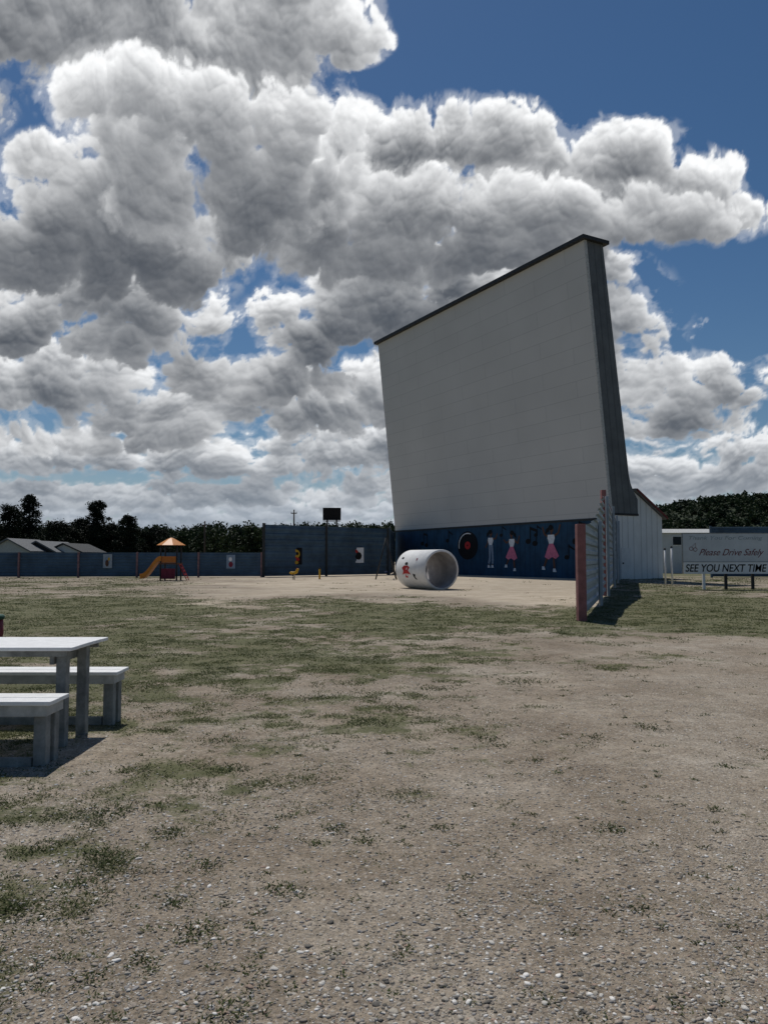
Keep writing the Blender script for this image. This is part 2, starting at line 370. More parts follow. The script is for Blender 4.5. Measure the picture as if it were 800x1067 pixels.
def build_stones():
    parts=[scatter_stones(8500,2.1,4.8,2,.0028,.0135,1.2,3.9),scatter_stones(90000,2.1,22,1,.0028,.0115,1.45,4.0)]
    V=[];Fc=[];C=[];o=0
    for a,b,c in parts: V.append(a);Fc.append(b+o);C.append(c);o+=len(a)
    mt=bpy.data.materials.new('pebble_stone'); mt.use_nodes=True; nt=mt.node_tree; N=nt.nodes; L=nt.links
    b=N['Principled BSDF']; b.inputs['Roughness'].default_value=.8; b.inputs['Specular IOR Level'].default_value=.2
    a=N.new('ShaderNodeAttribute'); a.attribute_name='col'; g=N.new('ShaderNodeNewGeometry'); n=N.new('ShaderNodeTexNoise'); n.inputs['Scale'].default_value=250
    L.new(g.outputs['Position'],n.inputs['Vector']); mr=N.new('ShaderNodeMapRange'); mr.inputs[1].default_value=.3; mr.inputs[2].default_value=.7; mr.inputs[3].default_value=.75; mr.inputs[4].default_value=1.2
    L.new(n.outputs['Fac'],mr.inputs[0]); q=N.new('ShaderNodeVectorMath'); q.operation='SCALE'; L.new(a.outputs['Color'],q.inputs[0]); L.new(mr.outputs[0],q.inputs['Scale'])
    L.new(q.outputs[0],b.inputs['Base Color'])
    o=npmesh('gravel_stones',np.concatenate(V),np.concatenate(Fc),mt,col=np.concatenate(C),smooth=True)
    tag(o,'loose grey and tan pebbles strewn over the sandy lot','gravel',kind='stuff')
build_stones()

def blades(cx,cy,rad,h,w,lean):
    n=len(cx); a=rng.random(n)*6.28; r=np.sqrt(rng.random(n))*rad
    bx=cx+np.cos(a)*r; by=cy+np.sin(a)*r; z=hgt(bx,by)-.003
    t=rng.random(n)*6.28; wx=np.cos(t)*w/2; wy=np.sin(t)*w/2
    la=a+rng.normal(0,.7,n); ll=lean*h*rng.uniform(.3,1.3,n); hh=h*rng.uniform(.5,1.2,n)
    p0=np.stack([bx-wx,by-wy,z],-1); p1=np.stack([bx+wx,by+wy,z],-1)
    mxx=bx+np.cos(la)*ll*.4; myy=by+np.sin(la)*ll*.4
    p2=np.stack([mxx+wx*1.1,myy+wy*1.1,z+hh*.65],-1); p3=np.stack([mxx-wx*1.1,myy-wy*1.1,z+hh*.65],-1)
    p4=np.stack([bx+np.cos(la)*ll,by+np.sin(la)*ll,z+hh],-1)
    V=np.stack([p0,p1,p2,p3,p4],1).reshape(-1,3); k=np.arange(n)[:,None]*5
    Fc=np.concatenate([k+np.array([[0,1,2]]),k+np.array([[0,2,3]]),k+np.array([[3,2,4]])])
    return V,Fc
def build_grass():
    n=150000; k=rng.random(n); pw=1.35; d0,d1=2.3,60.
    d=(d0**(1-pw)+k*(d1**(1-pw)-d0**(1-pw)))**(1/(1-pw)); x=(rng.random(n)*2-1)*(d*.56+.5)
    g,s=gmask(x,d); fine=fbm(x*5,d*5,91,4,.6); f2=fbm(x*1.6,d*1.6,93,4,.6)
    keep=(rng.random(n)<g*sst(.38,.62,fine)*(.4+sst(.38,.6,f2))*.85+.003); x=x[keep]; d=d[keep]
    rep=7; x=np.repeat(x,rep); d=np.repeat(d,rep)
    V,Fc=blades(x,d,.05+.006*d,.010+.0008*d,.0025+.0006*d,2.0)
    o=npmesh('grass',V,Fc,M['grass']); tag(o,'short patchy grass growing through the sandy lot','grass',kind='stuff')
    spots=[(235,1035,1.1),(205,957,1.0),(92,1002,.6),(215,893,.8),(296,916,.8),(120,842,1.3),(100,880,1.1),(30,880,1.0),(85,910,.9),(505,768,.9),(545,708,1.2),(380,868,.7),(350,856,.7),(300,845,.5),(637,856,.7),(668,935,.5),(75,1060,.8),(508,1055,.4),(580,1058,.4),(455,716,1.0),(680,757,.8),(620,765,.5),(520,775,.5),(460,855,.5),(745,838,.4),(755,795,.5),(150,985,.5),(180,930,.5),(15,935,.9),(140,800,1.0),(240,800,1.0),(230,770,1.0),(180,860,.9),(165,835,.8),(330,870,.4),(415,735,.8),(330,725,1.0),(560,790,.4)]
    X=[];Y=[];RR=[];H=[]
    def clump(x,y,s,nb):
        for _ in range(nb):
            X.append(x+random.gauss(0,.070*s)); Y.append(y+random.gauss(0,.065*s)); RR.append(.02); H.append(random.uniform(.006,.021)*(.6+.4*s))
    for px,py,s in spots:
        d=CZ*F/(py-HOR); x=gx(px,d); clump(x,d,s*max(1,d/4.2)*.85,int(190*s))
    for _ in range(1000):
        d=2.6*(20/2.6)**random.random(); x=random.uniform(-.55,.55)*d
        if random.random()< (.9 if x/d<.05 else .45): clump(x,d,random.uniform(.06,.32)*max(1,d/5),int(random.uniform(8,38)))
    V,Fc=blades(np.array(X),np.array(Y),np.array(RR),np.array(H),.0045+.0005*np.array(Y),2.0)
    o=npmesh('weeds',V,Fc,M['weed']); tag(o,'low dark green weeds sprouting in scattered tufts from the gravel','weeds',kind='stuff')
build_grass()

# ---------------------------------------------------------------- screen tower
LW=Vector((1.2,82,0)); RW=Vector((16.2,55,0)); WID=(RW-LW).length; AX=(RW-LW).normalized(); BK=Vector((-AX.y,AX.x,0))
if BK.x<0: BK=-BK
def T(s,w,z): return LW+AX*s+BK*w+Vector((0,0,z))
def wall_s(px):
    k=(px-400)/F; return (k*LW.y-LW.x)/(AX.x-k*AX.y)
TOPZ=24.4; BASEZ=4.45; TILT=-2.1
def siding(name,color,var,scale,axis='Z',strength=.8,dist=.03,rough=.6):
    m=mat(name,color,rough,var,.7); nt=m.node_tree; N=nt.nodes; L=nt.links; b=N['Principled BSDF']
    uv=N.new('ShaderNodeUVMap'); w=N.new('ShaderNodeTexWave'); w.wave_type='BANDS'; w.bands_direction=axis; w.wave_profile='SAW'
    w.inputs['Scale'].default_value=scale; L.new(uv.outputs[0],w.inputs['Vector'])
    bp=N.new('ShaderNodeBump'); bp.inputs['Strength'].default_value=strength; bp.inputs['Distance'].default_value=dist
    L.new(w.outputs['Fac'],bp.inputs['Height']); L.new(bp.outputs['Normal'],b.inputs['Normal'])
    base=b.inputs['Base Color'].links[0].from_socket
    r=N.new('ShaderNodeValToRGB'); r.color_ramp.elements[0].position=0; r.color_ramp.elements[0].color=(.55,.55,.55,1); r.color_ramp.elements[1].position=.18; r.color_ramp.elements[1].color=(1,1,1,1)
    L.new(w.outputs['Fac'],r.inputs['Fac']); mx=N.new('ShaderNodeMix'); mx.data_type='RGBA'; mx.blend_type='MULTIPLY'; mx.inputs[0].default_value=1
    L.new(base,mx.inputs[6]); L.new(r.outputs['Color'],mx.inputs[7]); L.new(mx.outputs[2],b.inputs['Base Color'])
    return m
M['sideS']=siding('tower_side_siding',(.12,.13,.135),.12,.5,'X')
M['barnS']=siding('barn_siding',(.66,.68,.68),.05,.55,'X')
M['blueS']=siding('blue_siding',(.02,.066,.125),.2,.5,'X')
def uvset(o,fn):
    me=o.data; uv=me.uv_layers.new(name='UVMap'); off=OFF[o.name]
    for l in me.loops:
        uv.data[l.index].uv=fn(Vector(me.vertices[l.vertex_index].co)+off)
def sw(p):
    q=p-LW; return (q.dot(AX),q.dot(BK),p.z)
def face_mat():
    m=bpy.data.materials.new('screen_white_panels'); m.use_nodes=True; nt=m.node_tree; N=nt.nodes; L=nt.links; b=N['Principled BSDF']
    b.inputs['Roughness'].default_value=.8; b.inputs['Specular IOR Level'].default_value=.15
    uv=N.new('ShaderNodeUVMap'); br=N.new('ShaderNodeTexBrick'); br.inputs['Scale'].default_value=1; br.inputs['Brick Width'].default_value=7.2; br.inputs['Row Height'].default_value=1.22
    br.inputs['Mortar Size'].default_value=.022; br.inputs['Mortar Smooth'].default_value=.6; br.inputs['Color1'].default_value=(.57,.57,.555,1); br.inputs['Color2'].default_value=(.55,.553,.54,1); br.inputs['Mortar'].default_value=(.40,.405,.40,1)
    L.new(uv.outputs[0],br.inputs['Vector'])
    n=N.new('ShaderNodeTexNoise'); n.inputs['Scale'].default_value=.25; n.inputs['Detail'].default_value=7; L.new(uv.outputs[0],n.inputs['Vector'])
    r=N.new('ShaderNodeValToRGB'); r.color_ramp.elements[0].position=.3; r.color_ramp.elements[0].color=(.94,.94,.94,1); r.color_ramp.elements[1].position=.7; r.color_ramp.elements[1].color=(1.02,1.02,1.02,1)
    L.new(n.outputs['Fac'],r.inputs['Fac']); mx=N.new('ShaderNodeMix'); mx.data_type='RGBA'; mx.blend_type='MULTIPLY'; mx.inputs[0].default_value=1
    L.new(br.outputs['Color'],mx.inputs[6]); L.new(r.outputs['Color'],mx.inputs[7]); L.new(mx.outputs[2],b.inputs['Base Color']); return m
M['face']=face_mat()
ctr=(LW+RW)/2
tower=thing('screen_tower',ctr,'towering white drive-in movie screen leaning forward over a blue mural wall','movie screen')
def sheet(poly,thick_dir,name,m,par): return MB().prism(poly,thick_dir).build(name,m,par)
o=sheet([T(0,0,BASEZ),T(WID,0,BASEZ),T(WID,TILT,TOPZ),T(0,TILT,TOPZ)],BK*.25,'screen_face',M['face'],tower)
uvset(o,lambda p:(sw(p)[0],sw(p)[2]))
mb=MB(); mb.prism([T(-.3,TILT-.35,TOPZ+.003),T(-.3,TILT-.35,TOPZ+.27),T(-.3,.1,TOPZ+.27),T(-.3,.1,TOPZ+.003)],AX*(WID+.6)); mb.build('roof_cap',M['cap'],tower)
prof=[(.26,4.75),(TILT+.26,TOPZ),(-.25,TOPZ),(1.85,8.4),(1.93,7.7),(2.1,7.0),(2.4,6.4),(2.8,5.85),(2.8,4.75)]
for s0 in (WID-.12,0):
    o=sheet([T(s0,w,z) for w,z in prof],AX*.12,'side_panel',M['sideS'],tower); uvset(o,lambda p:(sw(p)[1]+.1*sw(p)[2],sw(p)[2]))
mb=MB()
pts=[(w,z) for w,z in prof[2:8]]
for a,b in zip(pts[:-1],pts[1:]):
    mb.add([T(.12,a[0]-.02,a[1]),T(WID-.12,a[0]-.02,a[1]),T(WID-.12,b[0]-.02,b[1]),T(.12,b[0]-.02,b[1])],[(0,1,2,3)])
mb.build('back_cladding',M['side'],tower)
mb=MB(); mb.prism([T(WID+.004,-.02,4.6),T(WID+.004,TILT-.03,TOPZ-.01),T(WID+.004,TILT+.22,TOPZ-.01),T(WID+.004,.23,4.6)],AX*.06); mb.build('edge_trim',M['fascia'],tower)
mb=MB(); mb.prism([T(WID+.01,.36,4.78),T(WID+.01,.36,4.62),T(WID+.01,2.8,4.62),T(WID+.01,2.8,4.78)],AX*.06); mb.build('flashing',M['cap'],tower)
o=sheet([T(0,.01,0),T(WID,.01,0),T(WID,.01,BASEZ-.003),T(0,.01,BASEZ-.003)],BK*.22,'mural_wall',M['blueS'],tower); uvset(o,lambda p:(sw(p)[0],sw(p)[2]))
mb=MB(); mb.prism([T(0,-.06,BASEZ-.14),T(0,-.06,BASEZ+.02),T(0,.005,BASEZ+.02),T(0,.005,BASEZ-.14)],AX*WID); mb.build('ledge_trim',M['cap'],tower)
for s0 in (WID-.12,0):
    o=sheet([T(s0,.24,0),T(s0,2.65,0),T(s0,2.65,4.74),T(s0,.24,4.74)],AX*.12,'end_wall',M['barnS'],tower); uvset(o,lambda p:(sw(p)[1],sw(p)[2]))
mb=MB(); 
mb.prism([T(WID+.004,1.0,.05),T(WID+.004,1.0,2.25),T(WID+.004,1.95,2.25),T(WID+.004,1.95,.05)],AX*.05); dr=mb.build('door',M['sign'],tower)
MB().prism([T(WID+.056,1.08,1.1),T(WID+.056,1.08,1.22),T(WID+.056,1.2,1.22),T(WID+.056,1.2,1.1)],AX*.04).build('handle',M['darkmetal'],dr)
lean=[(2.78,0),(5.7,0),(5.7,4.6),(2.78,6.45)]
o=sheet([T(.2,w,z) for w,z in lean],AX*(WID-.55),'lean_to_wall',M['barnS'],tower); uvset(o,lambda p:(sw(p)[1],sw(p)[2]))
mb=MB(); mb.prism([T(0,2.8,6.5),T(0,2.8,6.68),T(0,5.98,4.62),T(0,5.98,4.44)],AX*(WID-.1)); mb.build('lean_to_roof',M['roofgrey'],tower)
mb=MB(); mb.prism([T(WID-.095,2.85,6.5),T(WID-.095,2.85,6.67),T(WID-.095,6.02,4.63),T(WID-.095,6.02,4.46)],AX*.07); mb.build('red_roof_edge',M['barnred'],tower)

def flat(mb,poly,s0,z0,sx=1,sz=1,w=-.012):
    pts=[T(s0+x*sx,w,z0+z*sz) for x,z in poly]; mb.add(pts,[tuple(range(len(pts)))])
def disc(mb,cx,cz,rx,rz,s0,z0,sx=1,sz=1,w=-.012,n=18):
    flat(mb,[(cx+rx*math.cos(6.2832*k/n),cz+rz*math.sin(6.2832*k/n)) for k in range(n)],s0,z0,sx,sz,w)
def limb(mb,pts,wd,s0,z0,sx,sz,w):
    for i,(a,b) in enumerate(zip(pts[:-1],pts[1:])):
        dx,dz=b[0]-a[0],b[1]-a[1]; l=math.hypot(dx,dz); nx,nz=-dz/l*wd,dx/l*wd
        flat(mb,[(a[0]-nx,a[1]-nz),(b[0]-nx*.8,b[1]-nz*.8),(b[0]+nx*.8,b[1]+nz*.8),(a[0]+nx,a[1]+nz)],s0,z0,sx,sz,w-.0008*i)
def dancer(px,z0,H,skirt,flip=1,label=None,pose=0):
    s=wall_s(px); mb=MB(); sx=flip*H*1.0; sz=H
    mb.cur=0
    if pose==0: legs=[[(-.05,.42),(-.07,.22),(-.10,.04)],[(.05,.42),(.13,.27),(.22,.12)]]; arms=[[(-.09,.72),(-.22,.64),(-.28,.82)],[(.08,.72),(.20,.66),(.31,.74)]]
    elif pose==1: legs=[[(-.05,.42),(-.15,.24),(-.24,.08)],[(.05,.42),(.07,.22),(.09,.04)]]; arms=[[(-.09,.72),(-.20,.76),(-.26,.92)],[(.08,.72),(.21,.78),(.27,.95)]]
    else: legs=[[(-.04,.42),(-.03,.22),(-.08,.04)],[(.05,.42),(.09,.22),(.07,.04)]]; arms=[[(-.09,.72),(-.15,.58),(-.22,.50)],[(.08,.72),(.20,.72),(.28,.85)]]
    for l in legs: limb(mb,l,.032,s,z0,sx,sz,-.012)
    for l in arms: limb(mb,l,.024,s,z0,sx,sz,-.014)
    disc(mb,.015,.855,.055,.062,s,z0,sx,sz,-.018)
    flat(mb,[(-.02,.80),(.03,.80),(.03,.74),(-.02,.74)],s,z0,sx,sz,-.0165)
    mb.cur=1; disc(mb,-.01,.895,.075,.055,s,z0,sx,sz,-.020); flat(mb,[(-.06,.91),(-.15,.87),(-.17,.76),(-.07,.82)],s,z0,sx,sz,-.022)
    mb.cur=2; flat(mb,[(-.10,.75),(.09,.75),(.11,.68),(.06,.56),(-.06,.56),(-.11,.68)],s,z0,sx,sz,-.024)
    mb.cur=3
    if skirt=='pink': flat(mb,[(-.06,.57),(.06,.57),(.15,.44),(.23,.32),(.13,.26),(.03,.30),(-.08,.25),(-.20,.30),(-.13,.44)],s,z0,sx,sz,-.026)
    else: 
        for l in legs: limb(mb,[(l[0][0],.57),l[1],(l[2][0],.10)],.045,s,z0,sx,sz,-.026)
    mb.cur=2
    for l in legs:
        e=l[2]; flat(mb,[(e[0]-.05,e[1]-.04),(e[0]+.06,e[1]-.04),(e[0]+.03,e[1]+.03),(e[0]-.04,e[1]+.03)],s,z0,sx,sz,-.030)
    mb.build('painted_dancer',[M['brown'],M['black'],M['whitep'],M['pink'] if skirt=='pink' else M['denim']],tower,label=label)
dancer(511,.7,3.5,'jeans',1,'painted dancer in white shirt and blue trousers',2)
dancer(533,.45,3.6,'pink',-1,'painted dancer in pink skirt nearest the record',0)
dancer(574,.45,3.9,'pink',1,'painted dancer in pink skirt on the right of the mural',1)
s=wall_s(487); mb=MB(); mb.cur=0; disc(mb,0,0,1.6,1.3,s,2.7,1,1,-.012,28); mb.cur=1; disc(mb,0,0,.45,.36,s,2.7,1,1,-.016); mb.cur=0; disc(mb,0,0,.1,.08,s,2.7,1,1,-.02)
mb.cur=2
for k in range(20):
    a0=1.2+k*.11; a1=a0+.11
    flat(mb,[(1.32*math.cos(a0),1.06*math.sin(a0)),(1.42*math.cos(a0),1.15*math.sin(a0)),(1.42*math.cos(a1),1.15*math.sin(a1)),(1.32*math.cos(a1),1.06*math.sin(a1))],s,2.7,1,1,-.018)
mb.build('painted_record',[M['black'],M['redp'],M['whitep']],tower,label='black vinyl record painted on the blue wall')
def note(px,z,sc=1.0,dbl=False):
    s=wall_s(px); mb=MB(); disc(mb,0,0,.28,.18,s,z,sc,sc); flat(mb,[(.18,0),(.27,0),(.27,1.0),(.18,1.0)],s,z,sc,sc,-.014)
    flat(mb,[(.18,1.0),(.9,.8 if dbl else .6),(.9,.62 if dbl else .5),(.18,.8)],s,z,sc,sc,-.016)
    if dbl: disc(mb,.7,-.15,.28,.18,s,z,sc,sc); flat(mb,[(.82,-.15),(.9,-.15),(.9,.8),(.82,.8)],s,z,sc,sc,-.018)
    mb.build('painted_note',M['black'],tower)
for a in [(440,3.0,1.1,True),(466,3.2,1,False),(550,2.9,1.2,True),(558,3.4,.8,False),(600,2.8,1.5,True),(590,1.6,1,False),(522,3.5,.8,False),(616,2.6,1.3,True)]: note(*a)

# ---------------------------------------------------------------- fences
def corr(mb,p0,p1,z0,z1,pitch=.2,amp=.035,z1b=None):
    """ribbed sheet from p0 to p1; the top runs from z1 up to z1b when given"""
    z1b=z1b or z1
    p0=Vector(p0); p1=Vector(p1); d=(p1-p0).normalized(); nrm=Vector((d.y,-d.x,0))
    prof=[]; z=z0; zt=max(z1,z1b)
    while z<zt-1e-4:
        for f,a in ((0,0),(.35,0),(.5,1),(.85,1)):
            zz=z+f*pitch
            if zz<zt: prof.append((zz,a*amp))
        z+=pitch
    prof.append((zt,0)); vs=[]; fs=[]
    for zz,a in prof:
        t=0 if zz<=z1 else min(.999,(zz-z1)/(z1b-z1))
        q=p0+(p1-p0)*t
        vs.append(q+nrm*a+Vector((0,0,zz))); vs.append(p1+nrm*a+Vector((0,0,zz)))
    for i in range(len(prof)-1): fs.append((2*i,2*i+1,2*i+3,2*i+2))
    mb.add(vs,fs)
def fence(name,pts,h,matf,matp,label,pw=.14,z0=.08,pitch=.25,cap=True,posth=.08,group=None,amp=.035,side=0,ends=None,matrail=None):
    ctr=sum((Vector((*p,0)) for p in pts),Vector())/len(pts)
    hs=h if isinstance(h,(list,tuple)) else [h]*len(pts)
    t=thing(name,ctr,label,'fence',group)
    for i,(a,b) in enumerate(zip(pts[:-1],pts[1:])):
        ha,hb=hs[i],hs[i+1]
        mb=MB(); corr(mb,(*a,0),(*b,0),z0,ha,pitch,amp,hb); mb.build('panel',matf,t)
        if cap:
            mb=MB(); d=(Vector(b)-Vector(a)).normalized(); n=Vector((d.y,-d.x))*.03
            mb.bar((a[0]-n.x,a[1]-n.y,ha+.03),(b[0]-n.x,b[1]-n.y,hb+.03),.09,.055); mb.build('top_rail',matrail or matp,t)
    for i,p in enumerate(pts):
        q=pw; sx=0; mm=matp
        if ends and i>0: q=ends; sx=side; mm=matf
        mb=MB(); mb.box(p[0]-q/2+sx,p[0]+q/2+sx,p[1]-q/2-.06,p[1]+q/2-.02,0,hs[i]+posth*(1 if i==0 or not ends else -.6)); mb.build('post',mm,t,bevel=.008)
    return t
lowx=[-90,-30,20,82,143,207,272.5]
lowp=[(gx(px,60+ (px/272.)*2.0),60+(px/272.)*2.0) for px in lowx]
fence('low_fence',lowp,1.92,M['fence'],M['pinkpost'],'long low slate blue metal fence behind the orange play tower',matrail=M['fence'])
tp=[(lowp[-1][0]+.16,lowp[-1][1]),(gx(340,66),66),(gx(404,71),71)]
fence('tall_fence',tp,4.25,M['fence'],M['cap'],'tall dark blue metal fence between the low fence and the screen',posth=.12,cap=False,pw=.2,pitch=.5,amp=.06)
fence('link_fence',[(tp[-1][0]+.16,71.2),(1.05,81.4)],4.25,M['fence'],M['fence'],'short tall fence return joining the left edge of the screen',cap=False)
nf=[(4.74,18.6),(6.76,24.7),(8.78,30.8)]
fence('near_wing_fence',nf,[2.25,2.75,4.05],M['fence_near'],M['redpost'],'ribbed metal wing fence with faded red end post, rising section nearest the camera',pw=.2,pitch=.28,cap=False,amp=.07,side=.16,ends=.1)
fence('tall_wing_fence',[(8.9,31.15),(11.5,39.2),(14.1,47.2),(16.35,54.2)],4.2,M['fence_near'],M['redpost'],'tall ribbed wing fence section with faded red post reaching the screen corner',pw=.18,pitch=.36,cap=True,amp=.09,side=.2,ends=.1)
rf=[(25.9,61),(30.4,60.5),(34.9,60),(39.4,59.5),(44,59)]
fence('right_fence',rf,4.0,M['fence'],M['fence'],'tall blue grey fence behind the white signboard on the right',cap=False)

def board(px,d,z,w,h,cols,label):
    x=gx(px,d,z); y=d-.12; t=thing('painted_board',(x,y,z-h/2),label,'painted board')
    MB().box(x-w/2,x+w/2,y-.02,y+.02,z-h/2,z+h/2).build('backing',cols[0],t)
    mb=MB(); 
    for i,(cx,cz,rx,rz,k) in enumerate(cols[1]):
        mb.cur=k; yy=y-.026-.004*i; n=14
        mb.add([(x+(cx+rx*math.cos(6.283*a/n))*w/2,yy,z+(cz+rz*math.sin(6.283*a/n))*h/2) for a in range(n)],[tuple(range(n))])
    mb.build('painting',cols[2],t)
def fd(px):
    return 60+(px/272.)*2 if px<273 else (62+(px-272.5)/(340-272.5)*4 if px<340 else 66+(px-340)/64*5)
board(113,fd(113),1.3,.7,1.1,(M['fence_near'],[(0,.1,.7,.6,0),(-.1,-.3,.4,.5,1),(.3,.3,.25,.25,2)],[M['denim'],M['brown'],M['yellow']]),'small pale painted board with dark figure on low fence, farthest left')
board(241,fd(241),1.25,.7,1.1,(M['denim'],[(-.1,.35,.40,.30,0),(0,-.4,.5,.4,1)],[M['whitep'],M['redfade']]),'painted board with white and red figure near the end of low fence')
board(308,fd(308),1.7,1.1,1.4,(M['black'],[(0,.25,.7,.55,0),(-.25,.4,.3,.2,1),(.3,.3,.2,.2,2),(0,-.4,.65,.3,3),(.1,-.75,.4,.2,0)],[M['yellow'],M['whitep'],M['black'],M['redp']]),'painted board with a yellow round shape over red on the tall fence')
board(371,fd(371),1.8,1.35,1.35,(M['whitep'],[(-.2,.1,.6,.7,0),(.35,-.1,.4,.5,1),(-.3,.4,.25,.2,2),(-.1,-.3,.4,.3,1)],[M['redp'],M['black'],M['yellow']]),'painted board with red and black shapes on the tall fence near the swings')

# ---------------------------------------------------------------- playground
def play():
    d=53; x=gx(178,d); t=thing('play_tower',(x,d,0),'orange playground tower with canopy and slide before the low fence','play tower')
    w=.55
    for i in(-1,1):
        for j in(-1,1):
            MB().tube([(x+i*w,d+j*w,0),(x+i*w,d+j*w,2.45)],.055).build('post',M['darkmetal'],t,smooth=True)
    MB().box(x-w-.1,x+w+.1,d-w-.1,d+w+.1,1.1,1.2).build('platform',M['brown'],t)
    mb=MB(); n=8; R0=.98; ring=[(x+R0*math.cos(6.283*k/n+.39),d+R0*math.sin(6.283*k/n+.39),2.42) for k in range(n)]; r2=[(x+.25*math.cos(6.283*k/n+.39),d+.25*math.sin(6.283*k/n+.39),2.85) for k in range(n)]
    mb.add(ring+r2+[(x,d,2.95)],[(k,(k+1)%n,(k+1)%n+n,k+n) for k in range(n)]+[(k+n,(k+1)%n+n,2*n) for k in range(n)]+[tuple(range(n-1,-1,-1))]); mb.build('canopy',M['slideor'],t)
    mb=MB(); P=[]; K=14
    for k in range(K+1):
        f=k/K; P.append((x-.5-1.25*f,d-.3-.55*f, 1.2*(.5+.5*math.cos(math.pi*min(1,f*1.05)))**1.0 + .14))
    vs=[];fs=[]
    for p in P:
        for oy,oz in((-.40,.34),(-.36,.0),(.36,0),(.40,.34),(.34,.34),(.31,.05),(-.31,.05),(-.34,.34)): vs.append((p[0],p[1]+oy,p[2]+oz))
    for k in range(K):
        for q in range(8): fs.append((k*8+q,k*8+(q+1)%8,(k+1)*8+(q+1)%8,(k+1)*8+q))
    mb.add(vs,fs); mb.build('slide',M['slideor'],t)
    mb=MB()
    for k in range(5): mb.tube([(x+w+.1+.12*(4-k),d-.3,.2+.22*k),(x+w+.1+.12*(4-k),d+.3,.2+.22*k)],.025,6)
    for s in(-.3,.3): mb.tube([(x+w+.65,d+s,0),(x+w+.05,d+s,1.2)],.03,6)
    mb.build('ladder',M['redp'],t)
    MB().box(x-w+.06,x+w-.06,d-w-.03,d-w+.02,1.22,1.65).build('guard_panel',M['orange'],t)
    MB().box(x-w+.05,x+w-.1,d-w-.02,d-w+.02,.12,.82).build('lower_panel',M['redfade'],t)
play()
def swing():
    x=.15; t=thing('swing_set',(x,57,0),'thin metal swing set beside the left edge of the screen','swing set')
    for y in(55.2,58.8):
        for s in(-.75,.75): MB().tube([(x+s,y,0),(x,y,3.0)],.045,8).build('leg',M['darkmetal'],t,smooth=True)
    MB().tube([(x,55.1,3.03),(x,58.9,3.03)],.045,8).build('top_beam',M['darkmetal'],t,smooth=True)
    for y in(56.3,57.7):
        mb=MB(); mb.box(x-.1,x+.1,y-.24,y+.24,.5,.54); st=mb.build('swing_seat',M['navy'],t)
        mb=MB(); mb.tube([(x,y-.22,.54),(x,y-.22,3.0)],.012,5); mb.tube([(x,y+.22,.54),(x,y+.22,3.0)],.012,5); mb.build('chain',M['darkmetal'],st)
swing()
def rider():
    d=54; x=gx(306,d); t=thing('spring_rider',(x,d,0),'small yellow spring rider in front of the tall fence','spring rider')
    mb=MB(); P=[(x+.1*math.cos(k*.7),d+.1*math.sin(k*.7),.02+k*.012) for k in range(36)]; mb.tube(P,.018,5); mb.build('spring',M['darkmetal'],t)
    mb=MB(); mb.tube([(x-.3,d,.5),(x-.2,d,.5),(x,d,.47),(x+.2,d,.55),(x+.28,d,.75),(x+.36,d,.78)],[.04,.10,.11,.10,.09,.04],10); mb.build('body',M['yellow'],t,smooth=True)
    mb=MB(); mb.tube([(x+.22,d-.2,.82),(x+.22,d+.2,.82)],.02,6); mb.build('handle',M['redp'],t)
rider()
def stub(px,d,h,w,m,label,name='marker_post',cat='post'):
    x=gx(px,d); t=thing(name,(x,d,0),label,cat); MB().tube([(x,d,0),(x,d,h)],w,10).build('shaft',m,t,smooth=True); MB().tube([(x,d,h),(x,d,h+.05),(x,d,h+.1)],[w*1.25,w*1.2,w*.4],10).build('top',M['black'],t,smooth=True)
stub(333,56,.75,.07,M['yellow'],'short yellow capped post before the tall fence')
stub(693,44,2.0,.05,M['whitep'],'slim white post standing by the white building corner, left of pair')
stub(700,43,2.1,.05,M['whitep'],'slim white post between building corner and signboard, right of pair')

